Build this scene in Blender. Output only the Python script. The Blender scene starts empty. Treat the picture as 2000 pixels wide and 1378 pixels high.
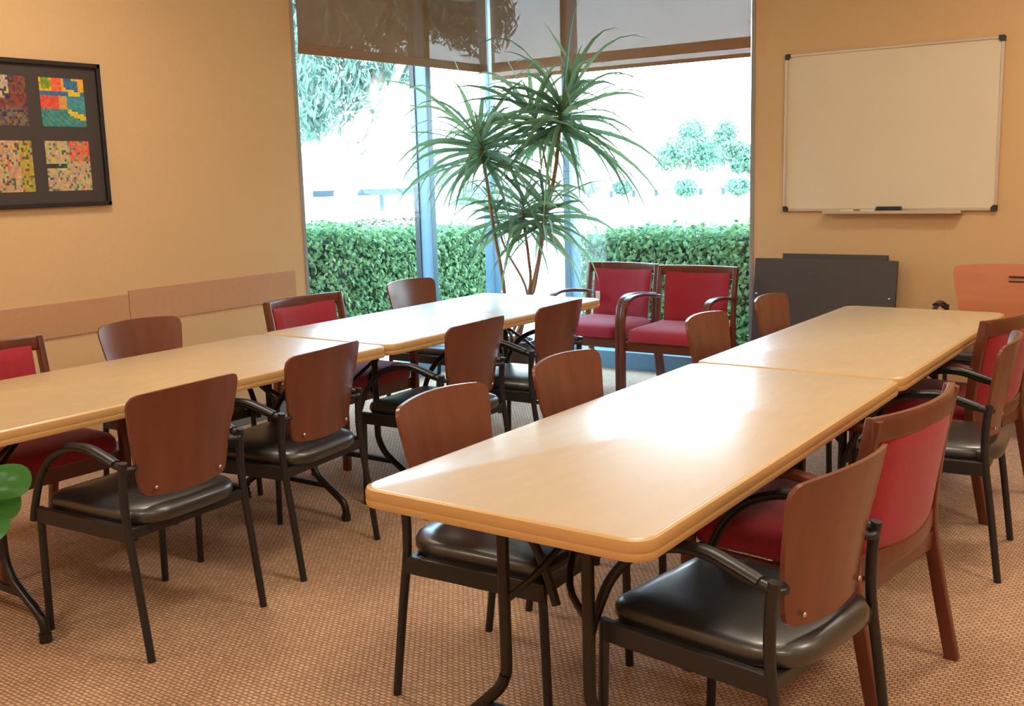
import bpy, bmesh, math, random
import numpy as np
from mathutils import Vector, Matrix
random.seed(7); rng = np.random.default_rng(7)
C = bpy.context.scene.collection
sc = bpy.context.scene
R = math.radians

# ------------------------------------------------------------ camera
F, YAW, PITCH, ROLL = 2038.44, 0.614726, 0.168518, -0.028363
CAM = Vector((1.66759, -1.70847, 1.4442))
fw = Vector((-math.sin(YAW)*math.cos(PITCH), math.cos(YAW)*math.cos(PITCH), -math.sin(PITCH)))
rt = Vector((math.cos(YAW), math.sin(YAW), 0)); up = rt.cross(fw)
c_, s_ = math.cos(ROLL), math.sin(ROLL)
rt2, up2 = c_*rt + s_*up, -s_*rt + c_*up
cd = bpy.data.cameras.new('camera'); cam = bpy.data.objects.new('camera', cd); C.objects.link(cam)
cam.matrix_world = Matrix(((rt2.x, up2.x, -fw.x, CAM.x), (rt2.y, up2.y, -fw.y, CAM.y), (rt2.z, up2.z, -fw.z, CAM.z), (0, 0, 0, 1)))
cd.sensor_width = 36; cd.lens = F/2000*36; cd.clip_start = .02; cd.clip_end = 500
sc.camera = cam

# ------------------------------------------------------------ sky, sun, exposure
sc.view_settings.view_transform = 'Standard'; sc.view_settings.look = 'None'
sc.view_settings.gamma = 1; sc.view_settings.exposure = 0.0
SKY, SUN, LAMP = 14.5, 7.0, 27.0
w = bpy.data.worlds.new('sky'); sc.world = w; w.use_nodes = True
wn = w.node_tree.nodes; wl = w.node_tree.links
bg = wn['Background']; bg.inputs['Strength'].default_value = SKY
tc = wn.new('ShaderNodeTexCoord'); sp = wn.new('ShaderNodeSeparateXYZ'); wl.new(tc.outputs['Generated'], sp.inputs[0])
cr = wn.new('ShaderNodeValToRGB'); wl.new(sp.outputs['Z'], cr.inputs[0]); wl.new(cr.outputs[0], bg.inputs[0])
cr.color_ramp.elements[0].color = (1, 1, 1, 1); cr.color_ramp.elements[0].position = .05
cr.color_ramp.elements[1].color = (.42, .68, 1, 1); cr.color_ramp.elements[1].position = .40
sd = bpy.data.lights.new('sun', 'SUN'); sd.energy = SUN; sd.angle = R(1.2); sd.color = (1, .96, .9)
so = bpy.data.objects.new('sun', sd); C.objects.link(so)
so.rotation_euler = Vector((-.50, .62, -.95)).to_track_quat('-Z', 'Y').to_euler()

# ------------------------------------------------------------ materials
def lin(c): return tuple((x/255/12.92 if x <= 10 else ((x/255+.055)/1.055)**2.4) for x in c) + (1,)
def mat(name, col, rough=.5, metal=0, spec=.5, noise=None, bump=None, coat=0, sheen=0, crough=.2):
    """noise=(scale, amount, stretch) : albedo variation; bump=(scale, strength)"""
    m = bpy.data.materials.new(name); m.use_nodes = True
    n = m.node_tree.nodes; l = m.node_tree.links; b = n['Principled BSDF']
    b.inputs['Base Color'].default_value = lin(col); b.inputs['Roughness'].default_value = rough
    b.inputs['Metallic'].default_value = metal; b.inputs['Specular IOR Level'].default_value = spec
    b.inputs['Coat Weight'].default_value = coat; b.inputs['Coat Roughness'].default_value = crough; b.inputs['Coat IOR'].default_value = 1.75 if coat == 1.0 else 1.5; b.inputs['Sheen Weight'].default_value = sheen
    t = n.new('ShaderNodeTexCoord')
    if noise:
        mp = n.new('ShaderNodeMapping'); l.new(t.outputs['Object'], mp.inputs[0])
        mp.inputs['Scale'].default_value = noise[2] if len(noise) > 2 else (1, 1, 1)
        no = n.new('ShaderNodeTexNoise'); no.inputs['Scale'].default_value = noise[0]; no.inputs['Detail'].default_value = 6
        l.new(mp.outputs[0], no.inputs[0])
        mr = n.new('ShaderNodeMapRange'); l.new(no.outputs[0], mr.inputs[0])
        mr.inputs[1].default_value = .25; mr.inputs[2].default_value = .75
        mr.inputs[3].default_value = 1-noise[1]; mr.inputs[4].default_value = 1+noise[1]
        mx = n.new('ShaderNodeVectorMath'); mx.operation = 'SCALE'
        mx.inputs[0].default_value = lin(col)[:3]; l.new(mr.outputs[0], mx.inputs['Scale'])
        l.new(mx.outputs[0], b.inputs['Base Color'])
    if bump:
        no = n.new('ShaderNodeTexNoise'); no.inputs['Scale'].default_value = bump[0]; l.new(t.outputs['Object'], no.inputs[0])
        bp = n.new('ShaderNodeBump'); bp.inputs['Strength'].default_value = bump[1]; bp.inputs['Distance'].default_value = .002
        l.new(no.outputs[0], bp.inputs['Height']); l.new(bp.outputs[0], b.inputs['Normal'])
    return m
M = {}
M['wall'] = mat('wall_paint', (217, 181, 134), .75, spec=.25, noise=(160, .05), bump=(220, .5))
M['ceiling'] = mat('ceiling_paint', (225, 215, 195), .9)
M['rail'] = mat('rail_vinyl', (196, 148, 108), .5, noise=(60, .04))
M['base'] = mat('rubber_base', (120, 118, 110), .6, noise=(30, .05))
M['laminate'] = mat('oak_laminate', (200, 172, 128), .45, spec=1.0, noise=(30, .05, (1, .25, 1)), coat=1.0, crough=.25)
M['edge'] = mat('edge_band', (200, 160, 104), .42, noise=(14, .06, (1, 1, 14)))
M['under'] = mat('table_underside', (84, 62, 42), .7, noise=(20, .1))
M['black'] = mat('black_metal', (34, 33, 35), .38, spec=.5, noise=(80, .1))
M['tmetal'] = mat('brown_metal', (42, 38, 36), .32, metal=.35, noise=(60, .1))
M['vinyl'] = mat('black_vinyl', (30, 32, 34), .40, spec=1.0, coat=.5, noise=(40, .1), bump=(500, .15))
M['ply'] = mat('mahogany_plywood', (116, 68, 50), .27, spec=.5, noise=(14, .16, (1, 1, .12)))
M['ply_light'] = mat('light_cherry_plywood', (190, 112, 70), .35, spec=.5, noise=(14, .1, (1, .1, 1)))
M['ply_edge'] = mat('plywood_edge', (160, 112, 72), .5, noise=(90, .2))
M['cherry'] = mat('cherry_wood', (104, 52, 36), .3, spec=.55, noise=(18, .2, (1, 1, .2)), coat=.15)
M['red'] = mat('red_upholstery', (164, 42, 56), .85, spec=.25, noise=(120, .14), bump=(700, .5), sheen=.25)
M['steel'] = mat('steel', (200, 200, 200), .25, metal=1, noise=(60, .03))
M['jamb'] = mat('window_jamb_paint', (150, 146, 140), .5, noise=(30, .03))
M['alu'] = mat('window_aluminium', (98, 128, 146), .4, metal=.0, spec=.5, noise=(30, .03))
M['alu_dark'] = mat('window_gasket', (50, 52, 60), .5, noise=(30, .05))
M['wboard'] = mat('whiteboard_enamel', (226, 212, 184), .28, spec=.4, noise=(3, .02))
M['frame_al'] = mat('silver_frame', (205, 192, 172), .35, metal=.4, noise=(40, .03))
M['plastic'] = mat('dark_plastic', (48, 44, 46), .45, noise=(30, .1))
M['white_pl'] = mat('white_plastic', (228, 222, 210), .4, noise=(30, .03))
M['redp'] = mat('red_plastic', (150, 40, 36), .4, noise=(30, .03))
M['panel'] = mat('charcoal_laminate', (74, 68, 66), .55, noise=(30, .08))
M['pframe'] = mat('black_picture_frame', (34, 30, 32), .35, noise=(30, .1))
M['matb'] = mat('dark_mat_board', (66, 58, 54), .8, noise=(90, .06))
M['cane'] = mat('plant_cane', (150, 112, 82), .8, noise=(60, .2, (1, 1, 4)))
M['pot'] = mat('pot_ceramic', (70, 62, 56), .5, noise=(20, .1))
M['soil'] = mat('soil', (52, 38, 28), .95, noise=(60, .3))
M['ground'] = mat('dry_pale_ground', (232, 224, 205), .95, spec=.1, noise=(2, .08))
M['path'] = mat('concrete_path', (238, 228, 214), .9, spec=.1, noise=(3, .04))
M['trunk'] = mat('pale_bark', (130, 114, 102), .9, noise=(5, .16, (1, 1, .3)))
M['bench'] = mat('weathered_wood', (52, 64, 70), .8, noise=(10, .1))
def leafmat(name, c1, c2, trans=.35, rough=.55):
    m = bpy.data.materials.new(name); m.use_nodes = True
    n = m.node_tree.nodes; l = m.node_tree.links; b = n['Principled BSDF']; b.inputs['Roughness'].default_value = rough
    g = n.new('ShaderNodeNewGeometry'); r = n.new('ShaderNodeValToRGB'); l.new(g.outputs['Random Per Island'], r.inputs[0])
    r.color_ramp.elements[0].color = lin(c1); r.color_ramp.elements[1].color = lin(c2)
    l.new(r.outputs[0], b.inputs['Base Color'])
    t = n.new('ShaderNodeBsdfTranslucent'); l.new(r.outputs[0], t.inputs[0])
    mx = n.new('ShaderNodeMixShader'); mx.inputs[0].default_value = trans
    l.new(b.outputs[0], mx.inputs[1]); l.new(t.outputs[0], mx.inputs[2]); l.new(mx.outputs[0], n['Material Output'].inputs[0])
    return m
M['hedge'] = leafmat('hedge_leaves', (66, 108, 58), (138, 168, 108), .35)
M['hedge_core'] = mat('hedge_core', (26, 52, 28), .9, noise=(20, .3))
M['drac'] = leafmat('dracaena_leaves', (78, 108, 82), (132, 158, 112), .5, .45)
M['euca'] = leafmat('eucalyptus_leaves', (84, 110, 98), (122, 146, 130), .4)
M['tree'] = leafmat('tree_leaves', (74, 112, 90), (122, 152, 128), .4)
M['litter'] = leafmat('dry_leaves', (90, 76, 62), (150, 132, 108), .1)
M['pothos'] = leafmat('round_green_leaves', (40, 98, 34), (60, 124, 46), .25, .4)
def carpetmat():
    m = mat('carpet_loops', (178, 132, 96), .95, spec=.1)
    n = m.node_tree.nodes; l = m.node_tree.links; b = n['Principled BSDF']
    t = n.new('ShaderNodeTexCoord'); mp = n.new('ShaderNodeMapping'); l.new(t.outputs['Object'], mp.inputs[0])
    mp.inputs['Rotation'].default_value = (0, 0, R(0))
    br = n.new('ShaderNodeTexBrick'); l.new(mp.outputs[0], br.inputs[0])
    br.inputs['Scale'].default_value = 1; br.inputs['Brick Width'].default_value = .022; br.inputs['Row Height'].default_value = .014
    br.inputs['Mortar Size'].default_value = .0035; br.inputs['Mortar Smooth'].default_value = 1
    br.inputs['Color1'].default_value = lin((222, 184, 150)); br.inputs['Color2'].default_value = lin((202, 164, 132)); br.inputs['Mortar'].default_value = lin((140, 108, 88))
    no = n.new('ShaderNodeTexNoise'); no.inputs['Scale'].default_value = 90; no.inputs['Detail'].default_value = 4; l.new(t.outputs['Object'], no.inputs[0])
    mr = n.new('ShaderNodeMapRange'); l.new(no.outputs[0], mr.inputs[0]); mr.inputs[1].default_value = .3; mr.inputs[2].default_value = .7; mr.inputs[3].default_value = .8; mr.inputs[4].default_value = 1.15
    mx = n.new('ShaderNodeVectorMath'); mx.operation = 'SCALE'; l.new(br.outputs[0], mx.inputs[0]); l.new(mr.outputs[0], mx.inputs['Scale']); l.new(mx.outputs[0], b.inputs['Base Color'])
    bp = n.new('ShaderNodeBump'); bp.inputs['Strength'].default_value = .6; bp.inputs['Distance'].default_value = .004; bp.invert = True
    l.new(br.outputs['Fac'], bp.inputs['Height']); l.new(bp.outputs[0], b.inputs['Normal'])
    return m
M['carpet'] = carpetmat()
def glassmat():
    m = bpy.data.materials.new('window_glass'); m.use_nodes = True; n = m.node_tree.nodes; l = m.node_tree.links; n.clear()
    o = n.new('ShaderNodeOutputMaterial'); t = n.new('ShaderNodeBsdfTransparent'); t.inputs[0].default_value = (.9, .97, .98, 1)
    g = n.new('ShaderNodeBsdfGlossy'); g.inputs['Roughness'].default_value = .02
    lw = n.new('ShaderNodeLayerWeight'); pw = n.new('ShaderNodeMath'); pw.operation = 'POWER'; pw.inputs[1].default_value = 4; l.new(lw.outputs['Facing'], pw.inputs[0])
    f = n.new('ShaderNodeMath'); f.operation = 'MULTIPLY_ADD'; f.inputs[1].default_value = .5; f.inputs[2].default_value = .03; l.new(pw.outputs[0], f.inputs[0]); x = n.new('ShaderNodeMixShader')
    l.new(f.outputs[0], x.inputs[0]); l.new(t.outputs[0], x.inputs[1]); l.new(g.outputs[0], x.inputs[2]); l.new(x.outputs[0], o.inputs[0])
    return m
M['glass'] = glassmat()
def meshmat(name, col, thru):
    m = bpy.data.materials.new(name); m.use_nodes = True; n = m.node_tree.nodes; l = m.node_tree.links; n.clear()
    o = n.new('ShaderNodeOutputMaterial'); t = n.new('ShaderNodeBsdfTransparent'); d = n.new('ShaderNodeBsdfDiffuse'); d.inputs[0].default_value = lin(col)
    tl = n.new('ShaderNodeBsdfTranslucent'); tl.inputs[0].default_value = lin(col)
    tc = n.new('ShaderNodeTexCoord'); no = n.new('ShaderNodeTexNoise'); no.inputs['Scale'].default_value = 300; l.new(tc.outputs['Object'], no.inputs[0])
    mr = n.new('ShaderNodeMapRange'); l.new(no.outputs[0], mr.inputs[0]); mr.inputs[3].default_value = thru*.6; mr.inputs[4].default_value = thru*1.4
    a = n.new('ShaderNodeMixShader'); a.inputs[0].default_value = .06; l.new(d.outputs[0], a.inputs[1]); l.new(tl.outputs[0], a.inputs[2])
    x = n.new('ShaderNodeMixShader'); l.new(mr.outputs[0], x.inputs[0]); l.new(a.outputs[0], x.inputs[1]); l.new(t.outputs[0], x.inputs[2]); l.new(x.outputs[0], o.inputs[0])
    return m
M['mesh'] = meshmat('shade_mesh_fabric', (150, 114, 86), .165)
M['hem'] = mat('shade_hem_fabric', (150, 108, 74), .85, noise=(90, .08))

# ------------------------------------------------------------ geometry helpers
def obj(name, bm, m, parent=None, smooth=False):
    me = bpy.data.meshes.new(name)
    if isinstance(bm, bmesh.types.BMesh):
        bmesh.ops.recalc_face_normals(bm, faces=bm.faces[:]); bm.to_mesh(me); bm.free()
    else: me.from_pydata(*bm); me.update()
    o = bpy.data.objects.new(name, me); C.objects.link(o)
    if m is not None: me.materials.append(m)
    if parent is not None: o.parent = parent
    if smooth:
        for p in me.polygons: p.use_smooth = True
        if hasattr(me, 'set_sharp_from_angle'): me.set_sharp_from_angle(angle=R(40))
    return o
def mark(o, label, cat, group=None, kind=None):
    o['label'] = label; o['category'] = cat
    if group: o['group'] = group
    if kind: o['kind'] = kind
    return o
def thing(name, label, cat, loc=(0, 0, 0), rz=0, group=None):
    o = bpy.data.objects.new(name, None); C.objects.link(o); o.empty_display_size = .1
    o.location = loc; o.rotation_euler = (0, 0, rz); return mark(o, label, cat, group)
def struct(name, bm, m, smooth=False):
    o = obj(name, bm, m, None, smooth); o['kind'] = 'structure'; return o
def box(bm, x0, x1, y0, y1, z0, z1, bev=0, mtx=None):
    vs = [bm.verts.new((x, y, z)) for x in (x0, x1) for y in (y0, y1) for z in (z0, z1)]
    fs = [(0, 1, 3, 2), (4, 6, 7, 5), (0, 4, 5, 1), (2, 3, 7, 6), (0, 2, 6, 4), (1, 5, 7, 3)]
    ff = [bm.faces.new([vs[i] for i in f]) for f in fs]
    if bev:
        es = list({e for f in ff for e in f.edges})
        r = bmesh.ops.bevel(bm, geom=es, offset=bev, segments=2, affect='EDGES', profile=.5)
        vs = list({v for f in r['faces'] for v in f.verts} | {v for v in vs if v.is_valid})
    if mtx is not None: bmesh.ops.transform(bm, matrix=mtx, verts=[v for v in vs if v.is_valid])
    return bm
def B(*a, **k): return box(bmesh.new(), *a, **k)
def smoothpath(P, n=6):
    P = [Vector(p) for p in P]
    if len(P) < 3 or n < 2: return P
    Q = [2*P[0]-P[1]] + P + [2*P[-1]-P[-2]]; out = []
    for i in range(1, len(Q)-2):
        a, b, c, d = Q[i-1:i+3]
        for k in range(n):
            t = k/n
            out.append(.5*((2*b)+(-a+c)*t+(2*a-5*b+4*c-d)*t*t+(-a+3*b-3*c+d)*t**3))
    out.append(P[-1]); return out
def tube(bm, P, r, n=10, ry=None, smooth=6, r1=None, hint=Vector((0, 0, 1)), square=False):
    P = smoothpath(P, smooth); ry = ry or r; rings = []
    for i, p in enumerate(P):
        t = (P[min(i+1, len(P)-1)]-P[max(i-1, 0)]).normalized()
        h = hint if abs(t.dot(hint)) < .95 else Vector((1, 0, 0))
        a = t.cross(h).normalized(); b = a.cross(t).normalized()
        k = 1 if r1 is None else 1+(r1/r-1)*i/(len(P)-1)
        ring = []
        for j in range(n):
            th = 2*math.pi*j/n+(math.pi/4 if square else 0)
            cx, sx = math.cos(th), math.sin(th)
            if square: q = .82; cx = math.copysign(abs(cx)**.35, cx)*.95; sx = math.copysign(abs(sx)**.35, sx)*.95
            ring.append(bm.verts.new(p+a*(cx*r*k)+b*(sx*ry*k)))
        rings.append(ring)
    for A, Bq in zip(rings, rings[1:]):
        for j in range(n): bm.faces.new((A[j], A[(j+1) % n], Bq[(j+1) % n], Bq[j]))
    bm.faces.new(rings[0][::-1]); bm.faces.new(rings[-1]); return bm
def T(P, r, **k): return tube(bmesh.new(), P, r, **k)
def loft(bm, rings, cap=True):
    V = [[bm.verts.new(p) for p in r] for r in rings]; n = len(V[0])
    for A, Bq in zip(V, V[1:]):
        for j in range(n): bm.faces.new((A[j], A[(j+1) % n], Bq[(j+1) % n], Bq[j]))
    if cap: bm.faces.new(V[0][::-1]); bm.faces.new(V[-1])
    return bm
def rrect(x0, x1, y0, y1, r, n=6):
    """r: one radius or radii for corners (x1y0, x1y1, x0y1, x0y0)"""
    rr = [r]*4 if not isinstance(r, (tuple, list)) else r; out = []
    for (cx, cy, a0, q) in ((x1, y0, -90, rr[0]), (x1, y1, 0, rr[1]), (x0, y1, 90, rr[2]), (x0, y0, 180, rr[3])):
        ox = cx-q if cx == x1 else cx+q; oy = cy-q if cy == y0*0+y1 else cy+q
        for k in range(n+1):
            a = R(a0+90*k/n); out.append((ox+q*math.cos(a), oy+q*math.sin(a)))
    return out
def pad(x0, x1, y0, y1, r, layers, crown=0):
    """layers: (inset, z); lofted cushion / slab"""
    bm = bmesh.new(); rings = []
    for ins, z in layers:
        rr = [max(q-ins*.6, .004) for q in (r if isinstance(r, (tuple, list)) else [r]*4)]
        rings.append([(x, y, z) for x, y in rrect(x0+ins, x1-ins, y0+ins, y1-ins, rr)])
    return loft(bm, rings)
def lathe(prof, n=24, c=(0, 0)):
    bm = bmesh.new()
    return loft(bm, [[(c[0]+r*math.cos(2*math.pi*j/n), c[1]+r*math.sin(2*math.pi*j/n), z) for j in range(n)] for r, z in prof])
def dup(root, loc, rz, label, group=None):
    r = root.copy(); C.objects.link(r); r.location = loc; r.rotation_euler = (0, 0, rz); r['label'] = label
    if group: r['group'] = group
    for ch in list(root.children):
        q = ch.copy(); C.objects.link(q); q.parent = r
        for g in list(ch.children):
            d = g.copy(); C.objects.link(d); d.parent = q
    return r

# ------------------------------------------------------------ room shell
WX, WY, CH = -3.22, 5.0, 2.95          # left wall plane, back wall plane, ceiling
EX, EY = 3.6, -3.4
struct('floor', B(WX-.15, EX+.15, EY-.15, WY+.15, -.12, 0), M['carpet'])
struct('ceiling', B(WX-.9, EX+.15, EY-.15, WY+.9, CH, CH+.15), M['ceiling'])
struct('wall_left', B(WX-.15, WX, EY, 2.96, -.12, CH), M['wall'])
struct('wall_back', B(-1.05, EX+.15, WY, WY+.15, -.12, CH), M['wall'])
struct('wall_right', B(EX, EX+.15, EY, WY, -.12, CH), M['wall'])
struct('wall_front', B(WX-.15, EX+.15, EY-.15, EY, -.12, CH), M['wall'])
struct('baseboard_back', B(-1.05, EX, WY-.012, WY, 0, .1, bev=.003), M['base'])
struct('baseboard_left', B(WX, WX+.012, EY, 2.96, 0, .1, bev=.003), M['base'])
struct('trim_1', B(WX, WX+.008, EY, 1.66, .70, .875, bev=.002), M['rail'])
struct('trim_2', B(WX, WX+.008, 1.665, 2.87, .715, .895, bev=.002), M['rail'])
# window walls : sill, head, mullions, glass
SZ, HZ = .13, 2.80
def window(name, side):
    root = bpy.data.objects.new(name, None); C.objects.link(root); root['kind'] = 'structure'
    def b(u0, u1, d0, d1, z0, z1, bev=.003):    # u along wall, d: depth outward
        if side == 'L': return B(WX-d1, WX-d0, u0, u1, z0, z1, bev=bev)
        return B(u0, u1, WY+d0, WY+d1, z0, z1, bev=bev)
    if side == 'L': u0, u1, mull = 2.96, 5.0, (4.22, 4.275)
    else: u0, u1, mull = WX, -1.05, (-2.545, -2.49)
    for z0, z1, nm in ((-.12, SZ, 'window_sill'), (HZ, CH, 'window_head')):
        obj(nm, b(u0, u1, -.0, .12, z0, z1), M['alu'], root)
    obj('glass_pane', b(u0, u1, .0, .006, SZ, HZ, bev=0), M['glass'], root)
    obj('window_mullion', b(mull[0], mull[1], -.02, .13, SZ, HZ), M['alu'], root)
    e = (u0, u0+.03) if side == 'L' else (u1-.03, u1)
    obj('window_jamb', b(e[0], e[1], -.004, .1, SZ, HZ), M['jamb'], root)
    g = (mull[0]-.010, mull[0]-.0005)
    obj('window_gasket', b(g[0], g[1], .085, .13, SZ, HZ, bev=0), M['alu_dark'], root)
    return root
window('window_1', 'L'); window('window_2', 'R')
struct('trim_3', B(WX-.07, WX+.018, WY-.018, WY+.07, -.12, CH, bev=.004), M['alu'])

# ------------------------------------------------------------ ceiling lamps
lm = bpy.data.materials.new('lamp_diffuser'); lm.use_nodes = True
b_ = lm.node_tree.nodes['Principled BSDF']; b_.inputs['Base Color'].default_value = (.9, .8, .65, 1)
b_.inputs['Emission Color'].default_value = (1, .75, .5, 1); b_.inputs['Emission Strength'].default_value = 3
def ceiling_lamp(x, y, label):
    t = thing('ceiling_light', label, 'ceiling light', (x, y, CH), 0, 'recessed ceiling lights')
    obj('lamp_frame', loft(bmesh.new(), [[(a*s, b*s, z) for a, b in rrect(-1, 1, -1, 1, .05)] for s, z in ((.31, 0), (.31, -.02), (.285, -.02), (.285, 0))], cap=False), M['white_pl'], t)
    obj('lamp_diffuser', B(-.285, .285, -.285, .285, -.012, -.004), lm, t)
    ld = bpy.data.lights.new('lamp_light', 'AREA'); ld.shape = 'SQUARE'; ld.size = .55; ld.energy = LAMP; ld.color = (1, .89, .73)
    lo = bpy.data.objects.new('lamp_light', ld); C.objects.link(lo); lo.parent = t; lo.location = (0, 0, -.02)
for x, y, lb in ((-2.0, -2.2, 'square recessed ceiling light over the front left of the room'), (-2.0, .9, 'square recessed ceiling light above the left row of tables'),
                 (.5, -2.2, 'square recessed ceiling light behind the camera'), (.5, .9, 'square recessed ceiling light above the right row of tables'),
                 (2.7, -1.6, 'square recessed ceiling light in the front right part'), (2.5, 1.2, 'square recessed ceiling light on the right side of the room'),
                 (1.2, 3.4, 'square recessed ceiling light near the whiteboard')):
    ceiling_lamp(x, y, lb)

# ------------------------------------------------------------ roller shades
def shade(label, side):
    zb = 2.165
    def b(u0, u1, d0, d1, z0, z1, bev=0):
        if side == 'L': return B(WX+d0, WX+d1, u0, u1, z0, z1, bev=bev)
        return B(u0, u1, WY-d1, WY-d0, z0, z1, bev=bev)
    u0, u1 = (2.975, 4.93) if side == 'L' else (-3.15, -1.065)
    t = thing('roller_shade', label, 'window shade', (WX+.04, 3.95, zb) if side == 'L' else (-2.1, WY-.04, zb))
    t0 = Vector(t.location)
    def add(nm, bm, m):
        bmesh.ops.translate(bm, vec=-t0, verts=bm.verts); obj(nm, bm, m, t)
    if side == 'L':
        zz = 2.22; add('shade_fabric', b(u0, u1, .045, .047, zz+.01, 2.88), M['mesh'])
        add('bottom_bar', b(u0, u1, .04, .052, zz-.005, zz+.055, .003), M['hem'])
    else:
        add('shade_fabric', b(u0, u1, .045, .047, zb+.01, 2.88), M['mesh'])
        add('fabric_band', b(u0, u1, .042, .050, zb+.055, zb+.125, .002), M['hem'])
        add('bottom_bar', b(u0, u1, .04, .052, zb-.005, zb+.022, .003), M['hem'])
    bm = bmesh.new()
    if side == 'L': tube(bm, [(WX+.06, u0, 2.90), (WX+.06, u1, 2.90)], .03, smooth=1, n=14)
    else: tube(bm, [(u0, WY-.06, 2.90), (u1, WY-.06, 2.90)], .03, smooth=1, n=14)
    add('roller', bm, M['frame_al'])
shade('brown mesh roller shade half lowered over the window beside the left wall', 'L')
shade('see-through mesh roller shade with brown hem band over the window beside the whiteboard wall', 'R')

# ------------------------------------------------------------ folding tables
LT = 1.829
def make_table(label, W, x0, y0):
    t = thing('folding_table', label, 'table', (x0, y0, 0), 0, None)
    H = .737; g = .0015
    x1, a, b = W, g, LT-g
    layers = [(.012, H-.0125), (.010, H-.0115), (.0095, H-.006), (.0095, H)]
    obj('tabletop', pad(0, x1, a, b, .055, [(.009, H-.042), (.009, H-.002), (.0105, H-.0006), (.014, H)]), M['laminate'], t, True)
    bm = bmesh.new(); rings = []
    for ins, z in [(.0085, H-.043), (.002, H-.046), (0, H-.040), (0, H-.031), (.0012, H-.029), (0, H-.027), (0, H-.012), (.003, H-.004), (.009, H-.0012)]:
        rings.append([(x, y, z) for x, y in rrect(ins, x1-ins, a+ins, b-ins, .055-ins*.6, 8)])
    obj('edge_band', loft(bm, rings, cap=False), M['edge'], t, True)
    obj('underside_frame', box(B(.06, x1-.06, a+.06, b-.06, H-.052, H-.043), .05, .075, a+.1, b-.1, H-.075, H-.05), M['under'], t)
    cx = x1/2; sp_ = W/2-.1
    for s, yl in ((1, .22), (-1, LT-.22)):
        lgs = {}
        for q in (-1, 1):
            xt = cx+q*.118
            lgs[q] = obj('leg', T([(xt, yl, H-.05), (xt, yl, .40), (xt, yl, .27), (xt+q*.006, yl, .235), (xt+q*.024, yl, .20), (xt+q*.06, yl, .162), (cx+q*(sp_-.03), yl, .092), (cx+q*(sp_-.008), yl, .07), (cx+q*sp_, yl, .045), (cx+q*sp_, yl, .02)], .0155, n=10, smooth=4), M['tmetal'], t, True)
        for q in (-1, 1): obj('foot_cap', T([(cx+q*sp_, yl, .03), (cx+q*sp_, yl, 0)], .02, n=12, smooth=1), M['black'], lgs[q])
        obj('cross_bar', B(cx-.20, cx+.20, yl-.012, yl+.012, .13, .152, bev=.003), M['tmetal'], t)
        obj('hinge_bar', B(cx-.12, cx+.12, yl-.01, yl+.01, H-.1, H-.06, bev=.003), M['tmetal'], t)
        for q in (-1, 1): obj('brace_arm', T([(cx+q*.118, yl, .43), (cx+q*.05, yl+s*.03, .50), (cx, yl+s*.16, .60)], .009, n=8, smooth=4), M['tmetal'], t, True)
        obj('folding_brace', T([(cx, yl+s*.15, .60), (cx, yl+s*.42, H-.06)], .011, n=8, smooth=1), M['tmetal'], t, True)
        bm = bmesh.new(); box(bm, cx-.02, cx+.02, yl+s*.15-.02, yl+s*.15+.02, .59, .612, .004)
        obj('brace_lock', bm, M['steel'], t)
    return t
make_table('tan laminate folding table nearest the camera, its rounded corner in the foreground', .762, 0, 0)
make_table('tan folding table at the far end of the right row, below the whiteboard', .762, 0, LT)
make_table('tan folding table of the left row running out of the left edge', .835, -2.155, -.215)
make_table('tan folding table of the left row standing before the corner windows', .835, -2.155, -.215+LT)

# ------------------------------------------------------------ stacking armchair (facing local +x)
def panel(z0, z1, w0, w1, xf, thick, curve, rt_, rb, nu=16, nv=14):
    """curved plywood: xf(z) gives depth; half widths w0 bottom w1 top"""
    bm = bmesh.new(); F_, K_ = [], []
    # outline in (u,v) via rounded rect boundary mapping of a grid
    for iv in range(nv+1):
        v = iv/nv; rowf, rowk = [], []
        # rounded corners: compress the width near the top and bottom rows
        z = z0+(z1-z0)*(.5-.5*math.cos(math.pi*v))
        hw = w0+(w1-w0)*((z-z0)/(z1-z0))**.8
        d = z1-z
        if d < rt_: hw -= rt_-math.sqrt(max(rt_**2-(rt_-d)**2, 0))
        d = z-z0
        if d < rb: hw -= rb-math.sqrt(max(rb**2-(rb-d)**2, 0))
        for iu in range(nu+1):
            u = (iu/nu*2-1)*hw
            x = xf(z)+curve*(u/w1)**2
            zz = z+(-.012*(u/w1)**2 if z > (z0+z1)/2 else .02*(u/w1)**2*(1-v))
            rowf.append(bm.verts.new((x, u, zz))); rowk.append(bm.verts.new((x-thick, u, zz)))
        F_.append(rowf); K_.append(rowk)
    for i in range(nv):
        for j in range(nu):
            bm.faces.new((F_[i][j], F_[i][j+1], F_[i+1][j+1], F_[i+1][j])); bm.faces.new((K_[i][j], K_[i+1][j], K_[i+1][j+1], K_[i][j+1]))
    for i in range(nv):
        for j in (0, nu): bm.faces.new((F_[i][j], F_[i+1][j], K_[i+1][j], K_[i][j]))
    for j in range(nu):
        for i in (0, nv): bm.faces.new((F_[i][j], F_[i][j+1], K_[i][j+1], K_[i][j]))
    return bm
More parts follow.
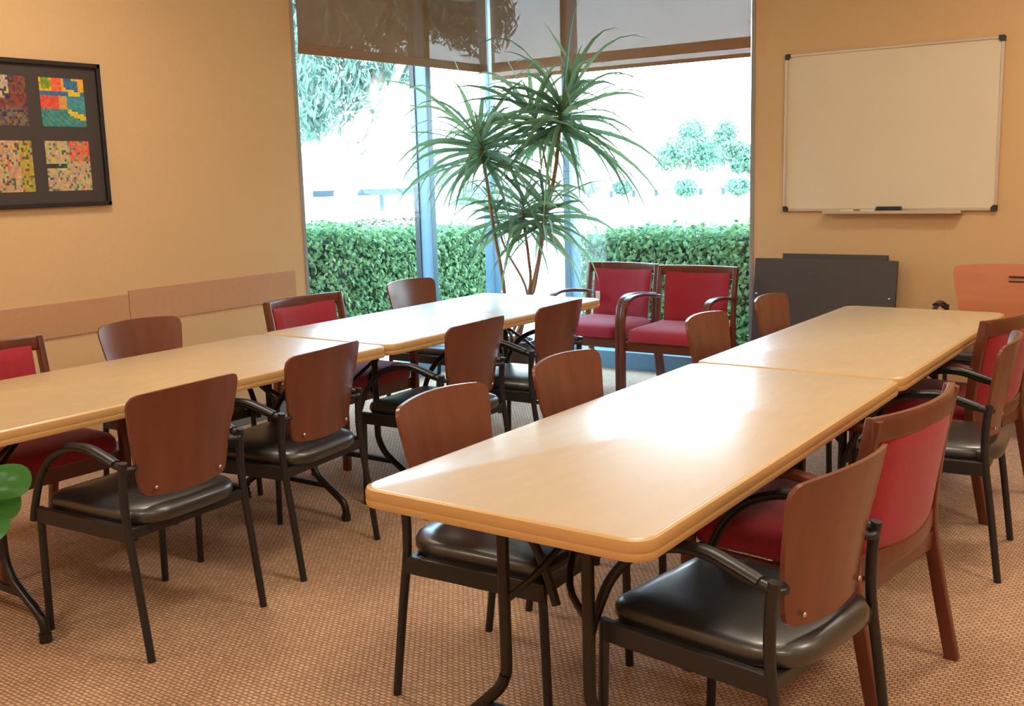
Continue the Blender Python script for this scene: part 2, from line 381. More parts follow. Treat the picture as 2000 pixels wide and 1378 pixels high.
def make_stack_chair(label, loc, rz, group, wide=False):
    t = thing('stacking_armchair', label, 'chair', loc, rz, group)
    k = 1.42 if wide else 1.0
    hw = .238*k; az = .03 if wide else 0
    for s in (-1, 1):
        obj('leg', T([(.235, s*hw, .0), (.228, s*hw, .25), (.222, s*hw, .425)], .0125, smooth=3), M['black'], t, True)
        obj('leg', T([(-.265, s*hw, .0), (-.232, s*hw, .25), (-.205, s*hw, .44), (-.205, s*hw, .56), (-.213, s*hw, .625+az)], .0125, smooth=3, r1=.014), M['black'], t, True)
        a = obj('arm', T([(.264, s*hw, .375), (.242, s*hw, .44), (.20, s*hw, .53+az), (.13, s*hw, .603+az), (.03, s*hw, .643+az), (-.06, s*hw, .645+az), (-.14, s*hw, .622+az), (-.213, s*hw, .607+az)], .0125, smooth=5), M['black'], t, True)
        obj('arm_pad', T([(.04, s*hw, .651+az), (-.05, s*hw, .656+az), (-.12, s*hw, .639+az), (-.18, s*hw, .620+az)], .019, ry=.010, smooth=5), M['black'], a, True)
    bm = bmesh.new()
    for s in (-1, 1): box(bm, -.21, .225, s*(hw-.0)-.011, s*(hw-.0)+.011, .375, .425, .003)
    box(bm, -.215, -.195, -hw, hw, .38, .415, .003); box(bm, .19, .215, -hw, hw, .375, .415, .003)
    box(bm, -.19, .19, -hw+.03, hw-.03, .395, .415, .004)
    obj('seat_frame', bm, M['black'], t)
    obj('seat', pad(-.255, .235, -.222*k, .222*k, (.06, .06, .13, .13), [(.018, .412), (.006, .418), (0, .432), (.0, .446), (.006, .458), (.02, .466), (.05, .472), (.10, .474)]), M['vinyl'], t, True)
    zt = .885 if wide else .835
    xf = lambda z: -.218-.055*max(0, (z-.5)/.33)**1.3
    bk = obj('backrest', panel(.488, zt, .166*k, .227*k, xf, .011, .045, .036, .02), M['ply_light'] if wide else M['ply'], t, True)
    for s in (-1, 1):
        bm = bmesh.new(); bmesh.ops.create_uvsphere(bm, u_segments=8, v_segments=5, radius=.007, matrix=Matrix.Translation((xf(.53)-.006+.003, s*.13*k, .522)) @ Matrix.Diagonal((.7, 1, 1, 1)))
        obj('bolt', bm, M['steel'], bk, True)
        obj('back_bracket', T([(-.21, s*hw, .60), (-.222, s*(hw-.03), .60), (-.226+.02, s*.19*k, .60)], .009, smooth=3), M['black'], t, True)
    if wide:
        for q in (0, 1): obj('slot', B(xf(.8)+.0005, xf(.8)+.006, -.03, .15, .812-q*.026, .820-q*.026), M['plastic'], bk)
    return t
G1 = 'black armchairs with curved brown plywood backs'
n0 = make_stack_chair('leftmost brown-backed chair seen from behind, large in the left foreground with black seat', (-1.275, .32, 0), R(183.4), G1)
A = lambda x, y, d, lb: dup(n0, (x, y, 0), R(d), lb)
A(-1.37, 1.01, 188, 'brown-backed chair seen from behind, second from the left along the left tables')
A(-1.28, 1.86, 183, 'brown-backed chair seen from behind, third from the left along the left tables')
A(-1.28, 2.54, 183, 'brown-backed chair seen from behind at the far end of the left tables, beside red armchair')
A(.035, .60, 3, 'brown-backed chair whose black seat shows beneath the near corner of the right table')
A(.035, 1.27, 2, 'brown plywood chair back, second from the front on the left side of the right tables')
A(.035, 2.40, 2, 'brown plywood chair back overlapping the seat of a red armchair by the window')
A(.035, 3.14, 2, 'brown plywood chair back in front of the left end of the dark grey panels')
A(.765, .475, 172, 'brown-backed armchair in the right foreground with shiny black vinyl seat and curved black arms')
A(.76, 2.28, 185, 'brown-backed black-legged chair at the right edge, beyond the red chair seen from behind')
A(-2.27, 1.22, 0, 'brown plywood chair back with a glare stripe, behind the left table below the picture')
A(-2.27, 3.15, 0, 'brown plywood chair back showing over the left table before the window mullion')
make_stack_chair('wide chair with light orange plywood back and dark slots, against the wall below the whiteboard', (.64, 4.30, 0), R(-90), None, wide=True)

# ------------------------------------------------------------ red upholstered armchair (facing local +x)
def make_red_chair(label, loc, rz, group):
    t = thing('red_armchair', label, 'chair', loc, rz, group)
    hw = .275
    for s in (-1, 1):
        # front leg sweeping up and back into the arm
        obj('leg', T([(.25, s*hw, 0), (.252, s*hw, .3), (.248, s*hw, .5), (.225, s*hw, .60)], .017, ry=.02, n=12, smooth=5, square=True), M['cherry'], t, True)
        obj('leg', T([(-.315, s*(hw-.01), 0), (-.262, s*(hw-.01), .25), (-.235, s*(hw-.01), .42), (-.247, s*(hw-.01), .62), (-.280, s*(hw-.01), .822)], .015, ry=.021, n=12, smooth=5, square=True), M['cherry'], t, True)
        obj('arm', T([(.23, s*hw, .585), (.195, s*hw, .632), (.12, s*hw, .655), (0, s*hw, .655), (-.12, s*hw, .642), (-.245, s*(hw-.005), .625)], .024, ry=.012, n=12, smooth=5, square=True), M['cherry'], t, True)
    # curved top rail
    P = [(-.275-.048*(1-(u)**2), u*(hw+.003), .795) for u in (-1, -.66, -.33, 0, .33, .66, 1)]
    obj('top_rail', T(P, .012, ry=.034, n=12, smooth=4, square=True), M['cherry'], t, True)
    bm = bmesh.new()
    P = [(-.235-.04*(1-u*u), u*(hw-.012), .425) for u in (-1, -.5, 0, .5, 1)]
    tube(bm, P, .011, ry=.03, n=12, smooth=4, square=True)
    obj('lower_back_rail', bm, M['cherry'], t, True)
    # back cushion : lofted curved pad
    bm = bmesh.new(); nu, nv = 14, 12; Fv, Kv = [], []
    for i in range(nv+1):
        v = i/nv; z = .445+(.785-.445)*v; x0 = -.238-.055*max(0, (z-.45)/.37)**1.2; a, b = [], []
        for j in range(nu+1):
            u = j/nu*2-1; y = u*(.218+.008*v)
            e = min(1, (1-abs(u))*7)*min(1, min(v, 1-v)*9); e = math.sqrt(max(e, 0))
            xc = x0-.044*(1-u*u)+.006
            a.append(bm.verts.new((xc+.008+.018*e, y, z))); b.append(bm.verts.new((xc-.004-.016*e, y, z)))
        Fv.append(a); Kv.append(b)
    for i in range(nv):
        for j in range(nu):
            bm.faces.new((Fv[i][j], Fv[i][j+1], Fv[i+1][j+1], Fv[i+1][j])); bm.faces.new((Kv[i][j], Kv[i+1][j], Kv[i+1][j+1], Kv[i][j+1]))
    for i in range(nv):
        for j in (0, nu): bm.faces.new((Fv[i][j], Fv[i+1][j], Kv[i+1][j], Kv[i][j]))
    for j in range(nu):
        for i in (0, nv): bm.faces.new((Fv[i][j], Fv[i][j+1], Kv[i][j+1], Kv[i][j]))
    obj('backrest', bm, M['red'], t, True)
    # seat
    obj('seat', pad(-.225, .262, -.252, .252, (.05, .05, .03, .03), [(.01, .385), (0, .392), (-.004, .42), (0, .442), (.012, .458), (.035, .47), (.08, .479), (.14, .483)]), M['red'], t, True)
    bm = bmesh.new()
    for s in (-1, 1): box(bm, -.24, .24, s*(hw-.018)-.01, s*(hw-.018)+.01, .325, .384, .003)
    box(bm, .222, .242, -hw+.01, hw-.01, .325, .384, .003); box(bm, -.25, -.232, -hw+.02, hw-.02, .33, .384, .003)
    obj('seat_rail', bm, M['cherry'], t)
    return t
G2 = 'cherry wood armchairs with red upholstery'
r0 = make_red_chair('left one of the two red upholstered wooden armchairs in front of the window', (-1.86, 4.36, 0), R(-92), G2)
D = lambda x, y, d, lb: dup(r0, (x, y, 0), R(d), lb)
rr_ = D(-1.25, 4.28, -89, 'right one of the two red upholstered wooden armchairs in front of the window')
D(-2.27, .48, 0, 'red armchair cut off by the left edge, its seat showing beneath the left table')
D(-2.22, 2.25, 0, 'red upholstered wooden armchair behind the left table, its top rail against the window edge')
D(.70, 1.16, 173, 'red-backed wooden armchair seen from behind on the right side of the right table')
D(.62, 3.0, 170, 'dark wood armchair with red back, farthest one at the right edge')
bm = B(-.018, .018, -.002, .002, -.03, .03, bev=.001)
mk = obj('mark', bm, M['white_pl'], [o for o in bpy.data.objects if o.parent == r0 and o.name.startswith('backrest')][0]); mk.location = (-.214, -.17, .60); mk.rotation_euler = (0, 0, R(90)); mk['label'] = 'small white rectangle'  # small white rectangle set on the front of the backrest

# ------------------------------------------------------------ whiteboard
wbx0, wbx1, wbz0, wbz1 = -.84, .455, 1.16, 2.155
t = thing('whiteboard', 'large blank whiteboard with silver frame and dark corner caps mounted on the tan wall', 'whiteboard', ((wbx0+wbx1)/2, WY-.001, wbz0))
def rel(bm): bmesh.ops.translate(bm, vec=-Vector(t.location), verts=bm.verts); return bm
obj('writing_surface', rel(B(wbx0+.01, wbx1-.01, WY-.016, WY-.003, wbz0+.01, wbz1-.01)), M['wboard'], t)
bm = bmesh.new()
for a in ((wbx0+.02, wbx1-.02, wbz0, wbz0+.018), (wbx0+.02, wbx1-.02, wbz1-.018, wbz1), (wbx0, wbx0+.018, wbz0+.02, wbz1-.02), (wbx1-.018, wbx1, wbz0+.02, wbz1-.02)):
    box(bm, a[0], a[1], WY-.024, WY-.001, a[2], a[3], .003)
obj('board_frame', rel(bm), M['frame_al'], t)
for x, z in ((wbx0, wbz0), (wbx0, wbz1), (wbx1, wbz0), (wbx1, wbz1)):
    sx = 1 if x == wbx0 else -1; sz = 1 if z == wbz0 else -1
    L_ = [(0, .006), (.006, 0), (.036, 0), (.036, .022), (.022, .036), (0, .036)]
    bm = loft(bmesh.new(), [[(x+sx*(a-.002), yy, z+sz*(b-.002)) for a, b in L_] for yy in (WY-.028, WY-.001)])
    obj('corner_cap', rel(bm), M['plastic'], t)
obj('pen_tray', rel(box(B(-.56, .27, WY-.085, WY-.002, 1.146, 1.153, bev=.002), -.56, .27, WY-.088, WY-.08, 1.146, 1.165, bev=.002)), M['frame_al'], t)
e = thing('board_eraser', 'dark felt eraser lying on the tray of the whiteboard', 'eraser', (-.155, WY-.053, 1.1535))
obj('felt_pad', B(-.075, .075, -.024, .024, 0, .016, bev=.003), M['panel'], e); obj('handle', B(-.075, .075, -.022, .022, .016, .036, bev=.005), M['plastic'], e)
def marker(x, lb, cap):
    e = thing('marker_pen', lb, 'marker', (x, WY-.05, 1.162), 0, 'markers on the whiteboard tray')
    obj('barrel', T([(-.05, 0, 0), (.035, 0, 0)], .009, smooth=1, n=12), M['white_pl'], e, True); obj('cap', T([(.035, 0, 0), (.065, 0, 0)], .0098, smooth=1, n=12), cap, e, True)
marker(-.405, 'white marker with a red cap on the whiteboard tray, left of the other one', M['redp'])
marker(-.275, 'white marker with a dark cap on the whiteboard tray, next to the eraser', M['plastic'])

# ------------------------------------------------------------ dark panels leaning on the wall
def leaning(x0, x1, zt, yb, yt, th, label, studs):
    H_ = math.hypot(zt, yt-yb); a = math.atan2(yt-yb, zt)
    t = thing('folded_panel', label, 'panel', ((x0+x1)/2, yb, 0), 0, 'dark grey panels leaning on the wall'); t.rotation_euler = (-a, 0, 0)
    w_ = (x1-x0)/2
    obj('board', B(-w_, w_, -th, 0, 0.01, H_, bev=.004), M['panel'], t)
    for s in (-1, 1): obj('foot', B(s*(w_-.08)-.03, s*(w_-.08)+.03, -th-.0, 0, 0, .02, bev=.003), M['plastic'], t)
    if studs:
        for x, z in ((-w_+.025, H_-.235), (w_-.035, H_-.235)):
            bm = bmesh.new(); bmesh.ops.create_uvsphere(bm, u_segments=10, v_segments=6, radius=.009, matrix=Matrix.Translation((x, -th-.001, z)))
            obj('stud', bm, M['steel'], t, True)
leaning(-.985, -.07, .858, 4.80, 4.90, .035, 'front one of the dark grey panels leaning on the wall below the whiteboard', True)
leaning(-.82, -.145, .888, 4.87, 4.955, .03, 'dark grey panel behind the front one, its top edge just higher', False)

# ------------------------------------------------------------ picture
px0, px1, pz0, pz1 = .86, 1.60, 1.35, 2.06
t = thing('framed_picture', 'black framed picture of four colourful abstract prints on a dark mat, on the left wall', 'picture', (WX, (px0+px1)/2, pz0))
def rel2(bm): bmesh.ops.translate(bm, vec=-Vector(t.location), verts=bm.verts); return bm
bm = bmesh.new()
for a in ((px0, px1, pz0, pz0+.022), (px0, px1, pz1-.022, pz1), (px0, px0+.022, pz0, pz1), (px1-.022, px1, pz0, pz1)):
    box(bm, WX, WX+.03, a[0], a[1], a[2], a[3], .003)
obj('picture_frame', rel2(bm), M['pframe'], t)
obj('mat_board', rel2(B(WX, WX+.012, px0+.01, px1-.01, pz0+.01, pz1-.01)), M['matb'], t)
pm = bpy.data.materials.new('print_ink'); pm.use_nodes = True
at = pm.node_tree.nodes.new('ShaderNodeAttribute'); at.attribute_name = 'ink'; pb = pm.node_tree.nodes['Principled BSDF']
pm.node_tree.links.new(at.outputs['Color'], pb.inputs['Base Color']); pb.inputs['Roughness'].default_value = .5
def art(u0, u1, v0, v1, fn, n=22):
    vs, fs, cols = [], [], []
    for i in range(n):
        for j in range(n):
            k = len(vs); a, b = u0+(u1-u0)*i/n, u0+(u1-u0)*(i+1)/n; c, d = v0+(v1-v0)*j/n, v0+(v1-v0)*(j+1)/n
            X = WX+.0135
            vs += [(X, a, c), (X, b, c), (X, b, d), (X, a, d)]; fs.append((k, k+1, k+2, k+3)); cols.append(lin(fn(i/n, j/n)))
    vs = [tuple(Vector(v)-Vector(t.location)) for v in vs]
    o = obj('print', (vs, [], fs), pm, t)
    ca = o.data.color_attributes.new('ink', 'FLOAT_COLOR', 'CORNER')
    for i, c in enumerate(cols):
        for q in range(4): ca.data[i*4+q].color = c
def jit(c, a=18): return tuple(max(0, min(255, x+random.uniform(-a, a))) for x in c)
def artA(u, v):    # yellow, blue, red, teal blocks
    if v > .72:
        if (u-.12)**2+(v-.86)**2 < .015: return jit((120, 150, 40))
        if .5 < u < .85 and abs(v-.86+.25*(u-.65)) < .11: return jit((50, 110, 150))
        return jit((225, 100, 60) if .25 < u < .5 else (235, 170, 40))
    if v > .62: return jit((215, 190, 50) if u > .62 and u < .88 else (55, 105, 150))
    if v > .34: return jit((215, 80, 60)) if u < .4 else (jit((205, 150, 80)) if u < .58 else jit((70, 140, 150)))
    if u > .55 and abs(v-.25+.35*(u-.7)) < .06: return jit((215, 190, 50))
    return jit((60, 140, 140) if (int(u*22)+int(v*22)) % 3 else (70, 120, 100))
def artB(u, v):    # dark reds
    b = (120, 60, 50) if v > .35 else (110, 90, 80)
    if .45 < u < .6 and v > .5: b = (190, 160, 140)
    if random.random() < .2: b = (60, 50, 60)
    return jit(b, 30)
def artC(u, v):    # tan strokes, yellow green right part
    b = (175, 150, 55) if u > .7 else (190, 155, 115)
    if random.random() < .22: b = (90, 95, 80)
    if .42 < u < .5 and .4 < v < .6: b = (200, 90, 70)
    return jit(b, 26)
def artD(u, v):    # tan with coral patch and dark band
    b = (190, 165, 125)
    if u > .52 and v > .55: b = (215, 110, 80)
    if abs(v-.47) < .05 and u < .45: b = (50, 50, 50)
    if random.random() < .22: b = random.choice([(80, 90, 80), (150, 170, 90), (120, 120, 110)])
    return jit(b, 24)
art(1.265, 1.505, 1.745, 1.98, artA); art(.955, 1.195, 1.745, 1.98, artB); art(.955, 1.195, 1.43, 1.675, artC); art(1.265, 1.505, 1.43, 1.675, artD)

# ------------------------------------------------------------ leaves helper
def strap(bm_v, bm_f, p, d, L, wd, droop, n=8):
    """arching strap leaf with a folded midrib"""
    d = Vector(d).normalized(); pos = Vector(p); base = len(bm_v); roll = random.uniform(-1.2, 1.2)
    for i in range(n+1):
        s = i/n; side = d.cross(Vector((0, 0, 1)))
        side = side.normalized() if side.length > 1e-3 else Vector((1, 0, 0))
        side = Matrix.Rotation(roll, 3, d) @ side
        upv = side.cross(d).normalized(); ww = wd*(.45+.55*math.sin(math.pi*min(1, s*1.15+.12)))*(1-s**4) + .0008
        bm_v += [tuple(pos-side*ww/2+upv*ww*.16), tuple(pos), tuple(pos+side*ww/2+upv*ww*.16)]
        pos = pos+d*(L/n); d = (d+Vector((0, 0, -droop*1.9*s/n))).normalized()
    for i in range(n):
        a = base+i*3; bm_f += [(a, a+1, a+4, a+3), (a+1, a+2, a+5, a+4)]
t = thing('potted_dracaena', 'tall potted dracaena with thin canes and drooping strap leaves before the corner window', 'plant', (-2.40, 4.02, 0))
t0 = Vector(t.location)
obj('pot', lathe([(.10, 0), (.13, .02), (.17, .30), (.18, .31), (.18, .34), (.165, .34), (.16, .30)]), M['pot'], t, True)
obj('soil', lathe([(.158, .28), (.158, .305), (.08, .315)]), M['soil'], t, True)
rv = Vector((math.cos(YAW), math.sin(YAW), 0)); dv = Vector((-math.sin(YAW), math.cos(YAW), 0))
def at(px, py, dd=0):     # point on the vertical plane through the plant, facing the doorway side
    ray = rt2*((px-1000)/F)-up2*((py-689)/F)+fw
    k = ((t0+dv*dd-CAM).dot(dv))/ray.dot(dv); return CAM+ray*k-t0
canes = [([(-.06, 0, .3), at(985, 570), at(963, 440), at(952, 360), at(935, 268)], .02, 80, .92, 2.5),
         ([(.02, .02, .3), at(1040, 570), at(1065, 430), at(1085, 330), at(1093, 250), at(1100, 205)], .024, 90, .98, 2.4),
         ([(0, -.03, .3), at(1033, 570), at(1032, 500), at(1022, 430), at(1022, 395)], .017, 44, .66, 2.6),
         ([(.04, -.03, .3), at(1042, 570, -.1), at(1056, 470, -.1), at(1066, 400, -.1)], .016, 34, .66, 2.4),
         ([(.0, .05, .3), at(1030, 575, .1), at(985, 480, .1), at(965, 400, .1)], .014, 26, .4, 2.0),
         ([(.05, .04, .3), at(1070, 410, .12), at(1062, 300, .15), at(1040, 215, .15)], .014, 50, .8, 2.3)]
for path, rad, nl, L, dr in canes:
    path = [Vector(p) for p in path]
    st = obj('stem', T(path, rad*.7, n=8, smooth=6, r1=rad*.5), M['cane'], t, True)
    V, Fc = [], []; tip = path[-1]; dirn = (path[-1]-path[-2]).normalized()
    for k in range(nl):
        a = k*2.39996+random.uniform(-.2, .2); h = k/nl
        el = R(-22+80*h**1.7)+random.uniform(-.18, .18)
        d = Vector((math.cos(a)*math.cos(el), math.sin(a)*math.cos(el), math.sin(el)))
        strap(V, Fc, tip-dirn*(.16*(1-h)), d, L*random.uniform(.5, 1.02), .032, dr*random.uniform(.55, 1.25))
    obj('leaf_crown', (V, [], Fc), M['drac'], st, True)
# upright top shoot
V, Fc = [], []; sh = T([at(1100, 220), at(1118, 165), at(1112, 130)], .010, n=8, r1=.006)
st = obj('stem', sh, M['cane'], t, True)
for k in range(13):
    a = k*2.4; d = Vector((math.cos(a)*.38, math.sin(a)*.38, 1)); strap(V, Fc, at(1114, 155)-Vector((0, 0, .12*(1-k/13))), d, random.uniform(.16, .27), .03, .5)
strap(V, Fc, at(1112, 120), (at(1065, 45)-at(1112, 120)), .30, .024, .05)
obj('leaf_crown', (V, [], Fc), M['drac'], st, True)

# ------------------------------------------------------------ potted plant at the left edge
KF = 1.0
def campt(px, py, dist): return CAM+(rt2*((px-1000)/F)-up2*((py-689)/F)+fw)*dist
base = campt(-330, 1100, 2.0)
t = thing('potted_plant', 'round bright green leaves of a potted plant poking in at the left edge', 'plant', (base.x, base.y, 0))
t0 = Vector(t.location)
obj('pot', lathe([(.11, 0), (.12, .01), (.14, .72), (.15, .73), (.15, .76), (.135, .76), (.13, .72)]), M['pot'], t, True)
obj('soil', lathe([(.128, .70), (.128, .73), (.06, .735)]), M['soil'], t, True)
def round_leaf(c, nrm, upd, r):
    nrm = Vector(nrm).normalized(); a = nrm.cross(Vector(upd)).normalized(); b = a.cross(nrm); bm = bmesh.new(); c = Vector(c)
    rings = []
    for s, dz in ((1, 0), (.7, .006), (.35, .009), (.05, .004)):
        rings.append([c+a*(r*s*1.08*math.cos(th))+b*(r*s*(1.0+.12*math.cos(th*2))*math.sin(th))+nrm*(r/.05*dz*(1-.25*math.cos(2*th))) for th in [2*math.pi*j/20 for j in range(20)]])
    V = [[bm.verts.new(p) for p in r_] for r_ in rings]
    for A_, B_ in zip(V, V[1:]):
        for j in range(20): bm.faces.new((A_[j], A_[(j+1) % 20], B_[(j+1) % 20], B_[j]))
    bm.faces.new(V[-1]); return bm
leaves = [(12, 940, 2.0, .042), (2, 985, 2.02, .036), (-24, 1030, 2.0, .04), (-90, 900, 2.05, .045), (-130, 980, 1.95, .045), (-200, 860, 2.05, .045), (-260, 820, 2.0, .045), (-330, 800, 2.1, .045), (-420, 850, 2.0, .045), (-280, 930, 2.1, .045)]
for px, py, ds, r in leaves:
    c = campt(px, py, ds)-t0
    st = obj('stem', T([(0, 0, .73), (c.x*.4, c.y*.4, max(c.z, .78)+.05), (c.x*.8, c.y*.8, c.z+.03), c], .0035, n=6), M['pothos'], t, True)
    obj('leaf', round_leaf(c, -fw+Vector((random.uniform(-.4, .4), random.uniform(-.4, .4), .5)), (0, 0, 1), r), M['pothos'], st, True)

# ------------------------------------------------------------ outside
struct('ground', B(-260, 160, -12, 320, -.35, -.13), M['ground'])
mark(obj('garden_path', B(-4.3, -2.9, WY+.9, 14, -.13, -.10), M['path']), 'pale concrete path leading away between the two hedges', 'path')['kind'] = 'structure'
def hedge(name, x0, x1, y0, y1, zf, label, n):
    t = thing(name, label, 'hedge', ((x0+x1)/2, (y0+y1)/2, -.13))
    c = Vector(t.location); bm = bmesh.new(); N = 16
    # core block with wavy top
    long_y = (y1-y0) > (x1-x0)
    rings = []
    for k in range(N+1):
        f = k/N
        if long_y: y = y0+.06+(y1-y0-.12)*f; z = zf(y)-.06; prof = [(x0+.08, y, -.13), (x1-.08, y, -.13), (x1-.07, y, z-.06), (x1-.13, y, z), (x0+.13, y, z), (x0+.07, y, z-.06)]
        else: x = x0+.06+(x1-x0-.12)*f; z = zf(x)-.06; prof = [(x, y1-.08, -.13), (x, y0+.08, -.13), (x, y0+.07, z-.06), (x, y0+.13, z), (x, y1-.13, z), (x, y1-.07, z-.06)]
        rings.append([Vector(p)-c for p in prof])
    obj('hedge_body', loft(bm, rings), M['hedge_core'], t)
    # leaves : random faces over the shell
    u = rng.random(n); s = rng.random(n); V = np.zeros((n, 3)); Nn = np.zeros((n, 3))
    for i in range(n):
        f = rng.random()
        if long_y:
            y = y0+(y1-y0)*u[i]; z = zf(y)
            if f < .5: V[i] = (x1, y, -.1+(z+.1)*s[i]); Nn[i] = (1, 0, .5)
            elif f < .8: V[i] = (x0+(x1-x0)*s[i], y, z); Nn[i] = (0, 0, 1)
            elif f < .92: V[i] = (x0+(x1-x0)*s[i], y1 if f < .86 else y0, -.1+(zf(y1 if f < .86 else y0)+.1)*u[i]); Nn[i] = (0, 1 if f < .86 else -1, .4)
            else: V[i] = (x0, y, -.1+(z+.1)*s[i]); Nn[i] = (-1, 0, .4)
        else:
            x = x0+(x1-x0)*u[i]; z = zf(x)
            if f < .5: V[i] = (x, y0, -.1+(z+.1)*s[i]); Nn[i] = (0, -1, .5)
            elif f < .8: V[i] = (x, y0+(y1-y0)*s[i], z); Nn[i] = (0, 0, 1)
            elif f < .92: V[i] = (x0 if f < .86 else x1, y0+(y1-y0)*s[i], -.1+(zf(x0 if f < .86 else x1)+.1)*u[i]); Nn[i] = (-1 if f < .86 else 1, 0, .4)
            else: V[i] = (x, y1, -.1+(z+.1)*s[i]); Nn[i] = (0, 1, .4)
    V += rng.normal(0, .028, (n, 3)); V += Nn*rng.uniform(-.05, .02, (n, 1)); Nn += rng.normal(0, .55, (n, 3)); V -= np.array(c)
    leafcloud('leaves', V, Nn, .026, .6, M['hedge'], t)
    return t
def leafcloud(name, P, N, size, asp, m, parent, droop=None):
    n = len(P); N = N/np.linalg.norm(N, axis=1, keepdims=True)
    r = rng.normal(0, 1, (n, 3)) if droop is None else np.array(droop)+rng.normal(0, .35, (n, 3))
    a = np.cross(N, r); a /= np.linalg.norm(a, axis=1, keepdims=True); b = np.cross(a, N)
    sz = size*rng.uniform(.7, 1.35, (n, 1))
    v = np.empty((n, 5, 3))
    v[:, 0] = P-b*sz; v[:, 1] = P+a*sz*asp-b*sz*.1; v[:, 2] = P+b*sz; v[:, 3] = P-a*sz*asp-b*sz*.1; v[:, 4] = P+N*sz*.18
    idx = np.arange(n)*5; F_ = []
    for i in idx.tolist(): F_ += [(i, i+1, i+4), (i+1, i+2, i+4), (i+2, i+3, i+4), (i+3, i, i+4)]
    o = obj(name, (v.reshape(-1, 3).tolist(), [], F_), m, parent); o['kind'] = 'stuff'; return o
hedge('garden_hedge', -5.35, -4.6, 1.6, 7.0, lambda y: 1.05-.06*(y-4.2)+.02*math.sin(y*3), 'clipped green hedge outside the window beside the left wall', 26000)
hedge('garden_hedge', -3.18, 3.5, 6.2, 6.95, lambda x: .90+.045*(x+3)+.015*math.sin(x*4), 'clipped green hedge outside behind the two red window chairs', 30000)

def ctr(P): return Vector(P)
def tree(name, base, trunkpaths, blobs, n, leaf, m, label, size, droop=None):
    t = thing(name, label, 'tree', base); b0 = Vector(base)
    bm = bmesh.new()
    for P, r0_, r1_ in trunkpaths: tube(bm, [Vector(p)-b0 for p in P], r0_*KF, n=9, smooth=5, r1=r1_*KF)
    obj('trunk', bm, M['trunk'], t, True)
    P, N = [], []
    tot = sum(b[3]**2 for b in blobs)
    for cx, cy, cz, r, fl in blobs:
        r = r*KF
        k = int(n*r*r/tot)/KF/KF; k = int(k); d = rng.normal(0, 1, (k, 3)); d /= np.linalg.norm(d, axis=1, keepdims=True)
        rad = r*(.35+.65*rng.random((k, 1))**.6); q = d*rad; q[:, 2] *= fl
        P.append(q+np.array((cx, cy, cz))-np.array(b0)); N.append(d+rng.normal(0, .5, (k, 3)))
    leafcloud('crown', np.concatenate(P), np.concatenate(N), size*KF, leaf, m, t, droop)
    return t
def far(px, py, dist): return campt(px, py, dist*KF)
GZ = -.13
def onground(px, dist):
    p = campt(px, 400, dist*KF); return Vector((p.x, p.y, GZ))
KF = 2.0
e0 = onground(668, 19)
tree('eucalyptus_tree', tuple(e0), [([e0-Vector((0, 0, .2)), far(672, 400, 19), far(690, 300, 19), far(722, 190, 19), far(760, 90, 19), far(800, -60, 19)], .26, .10),
     ([far(682, 340, 19), far(705, 250, 19.3), far(700, 160, 19.6), far(690, 40, 19.6)], .13, .05), ([far(690, 300, 19), far(735, 260, 18.8), far(770, 160, 18.6), far(820, 60, 18.5)], .12, .05)],
     [(*far(x, y, d), r, f) for x, y, d, r, f in ((610, 160, 18.5, .55, 1.5), (640, 190, 18.8, .45, 1.6), (680, 150, 19, .5, 1.6), (715, 170, 19, .45, 1.5), (600, 230, 18.6, .35, 1.4), (770, 130, 19, .5, .7), (655, 20, 19, 1.2, .8), (760, -10, 19, 1.2, .8), (870, -20, 19, 1.2, .8), (930, 40, 19.4, .8, .8), (560, 40, 19, .9, 1))],
     9000, .28, M['euca'], 'tall pale-barked eucalyptus with drooping blue-green leaves beyond the left hedge', .11, (0, 0, 1))
e1 = onground(598, 24)
tree('eucalyptus_tree', tuple(e1), [([e1-Vector((0, 0, .2)), far(598, 330, 24), far(604, 250, 24), far(615, 120, 24), far(640, -40, 24)], .16, .07)],
     [(*far(x, y, d), r, f) for x, y, d, r, f in ((590, 200, 24, .8, 1.3), (575, 120, 24, .9, 1.0), (610, 20, 24, 1.2, 1))],
     3500, .28, M['euca'], 'thin pale-barked tree at the left end of the window, behind the large eucalyptus', .13, (0, 0, 1))
KF = 1.75
GT = 'hazy green trees across the open ground'
for px, py, ds, r, lb in ((1345, 290, 42, 1.35, 'hazy round green tree, largest one beyond the right window'), (1412, 285, 46, 1.25, 'hazy green tree just right of the largest one beyond the right window'),
                          (1465, 315, 44, .75, 'low hazy green tree cut by the right window jamb'), (835, 330, 44, 1.0, 'hazy green tree behind the mullion of the left window'), (920, 400, 34, .8, 'hazy low bush tree behind the dracaena leaves')):
    g = onground(px, ds)
    c = far(px, py, ds)
    tree('shade_tree', tuple(g), [([g-Vector((0, 0, .2)), c-Vector((0, 0, 1)), c], .16, .07)],
         [(c.x+dx*r*KF, c.y+dy*r*KF, c.z+dz*r*KF, r*q, .85) for dx, dy, dz, q in ((0, 0, .0, .75), (.5, .3, -.3, .5), (-.55, -.3, -.25, .5), (.1, .1, .55, .45))], 2600, .5, M['tree'], lb, .085)['group'] = GT
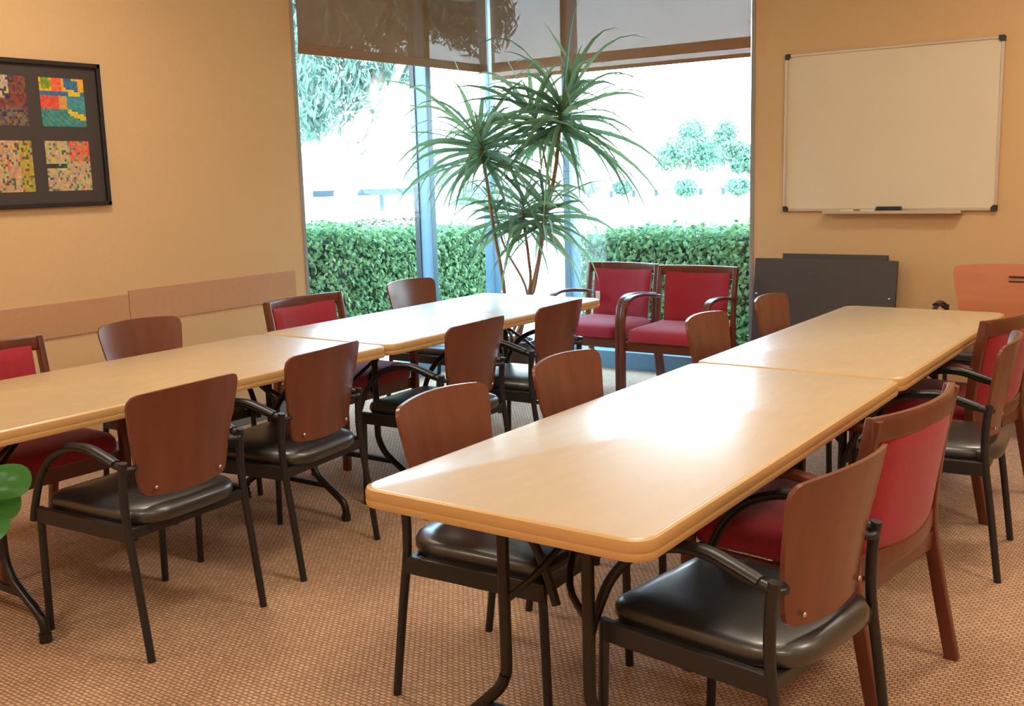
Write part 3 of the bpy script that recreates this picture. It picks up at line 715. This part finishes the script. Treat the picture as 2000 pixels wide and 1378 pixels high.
# low wooden rail with shrubs across the open ground (right window) and long bench (left window)
def rail(p0, p1, z, n, label, name, cat, th=.06, hh=.12, low=True):
    t = thing(name, label, cat, (p0.x, p0.y, GZ)); d = p1-p0; L_ = math.hypot(d.x, d.y); t.rotation_euler = (0, 0, math.atan2(d.y, d.x))
    obj('top_board', B(0, L_, -th, th, z-hh-GZ, z-GZ, bev=.01), M['bench'], t)
    for k in range(n+1):
        x = L_*k/n; obj('post', B(x-.1, x+.1, -.06, .06, -.05, z-hh-GZ, bev=.01), M['bench'], t)
    if low: obj('middle_board', B(0, L_, -.02, .02, (z-GZ)*.35, (z-GZ)*.45, bev=.005), M['bench'], t)
KF = 2.3
a, b = far(604, 373, 22), far(812, 380, 23)
rail(Vector((a.x, a.y, 0)), Vector((b.x, b.y, 0)), a.z, 3, 'long weathered blue-grey bench or rail behind the eucalyptus trunk', 'garden_bench', 'bench', .4, .3, False)
KF = 1.75
a, b = far(1150, 374, 38), far(1500, 364, 38)
rail(Vector((a.x, a.y, 0)), Vector((b.x, b.y, 0)), a.z, 8, 'faint low rail fence in front of the hazy trees beyond the right window', 'rail_fence', 'fence', .03, .05)
for k, (px, ds, r, lb) in enumerate(((1150, 38.6, .3, 'tiny hazy shrub at the left end of the rail fence'), (1215, 38.6, .32, 'hazy shrub behind the rail fence, second from its left end'), (1340, 34, .36, 'hazy shrub beside the rail fence below the largest tree'), (1440, 34, .36, 'hazy shrub at the right end of the rail fence'))):
    g = onground(px, ds)
    tree('garden_shrub', tuple(g), [([g, g+Vector((0, 0, .5))], .04, .03)], [(g.x, g.y, g.z+.6, r*1.2, .7)], 500, .5, M['tree'], lb, .07)['category'] = 'shrub'

# fallen leaves on the ground under the eucalyptus
KF = 2.0; n_ = 2600
Q = np.array([tuple(onground(600+240*rng.random(), 15.5+5*rng.random())) for _ in range(n_)]); Q[:, 2] = GZ+.03
litter = leafcloud('fallen_leaves', Q, np.array([(0, 0, 1)]*n_)+rng.normal(0, .35, (n_, 3)), .13, .5, M['litter'], None)
mark(litter, 'scattered fallen leaves on the pale ground under the eucalyptus', 'fallen leaves', None, 'stuff')
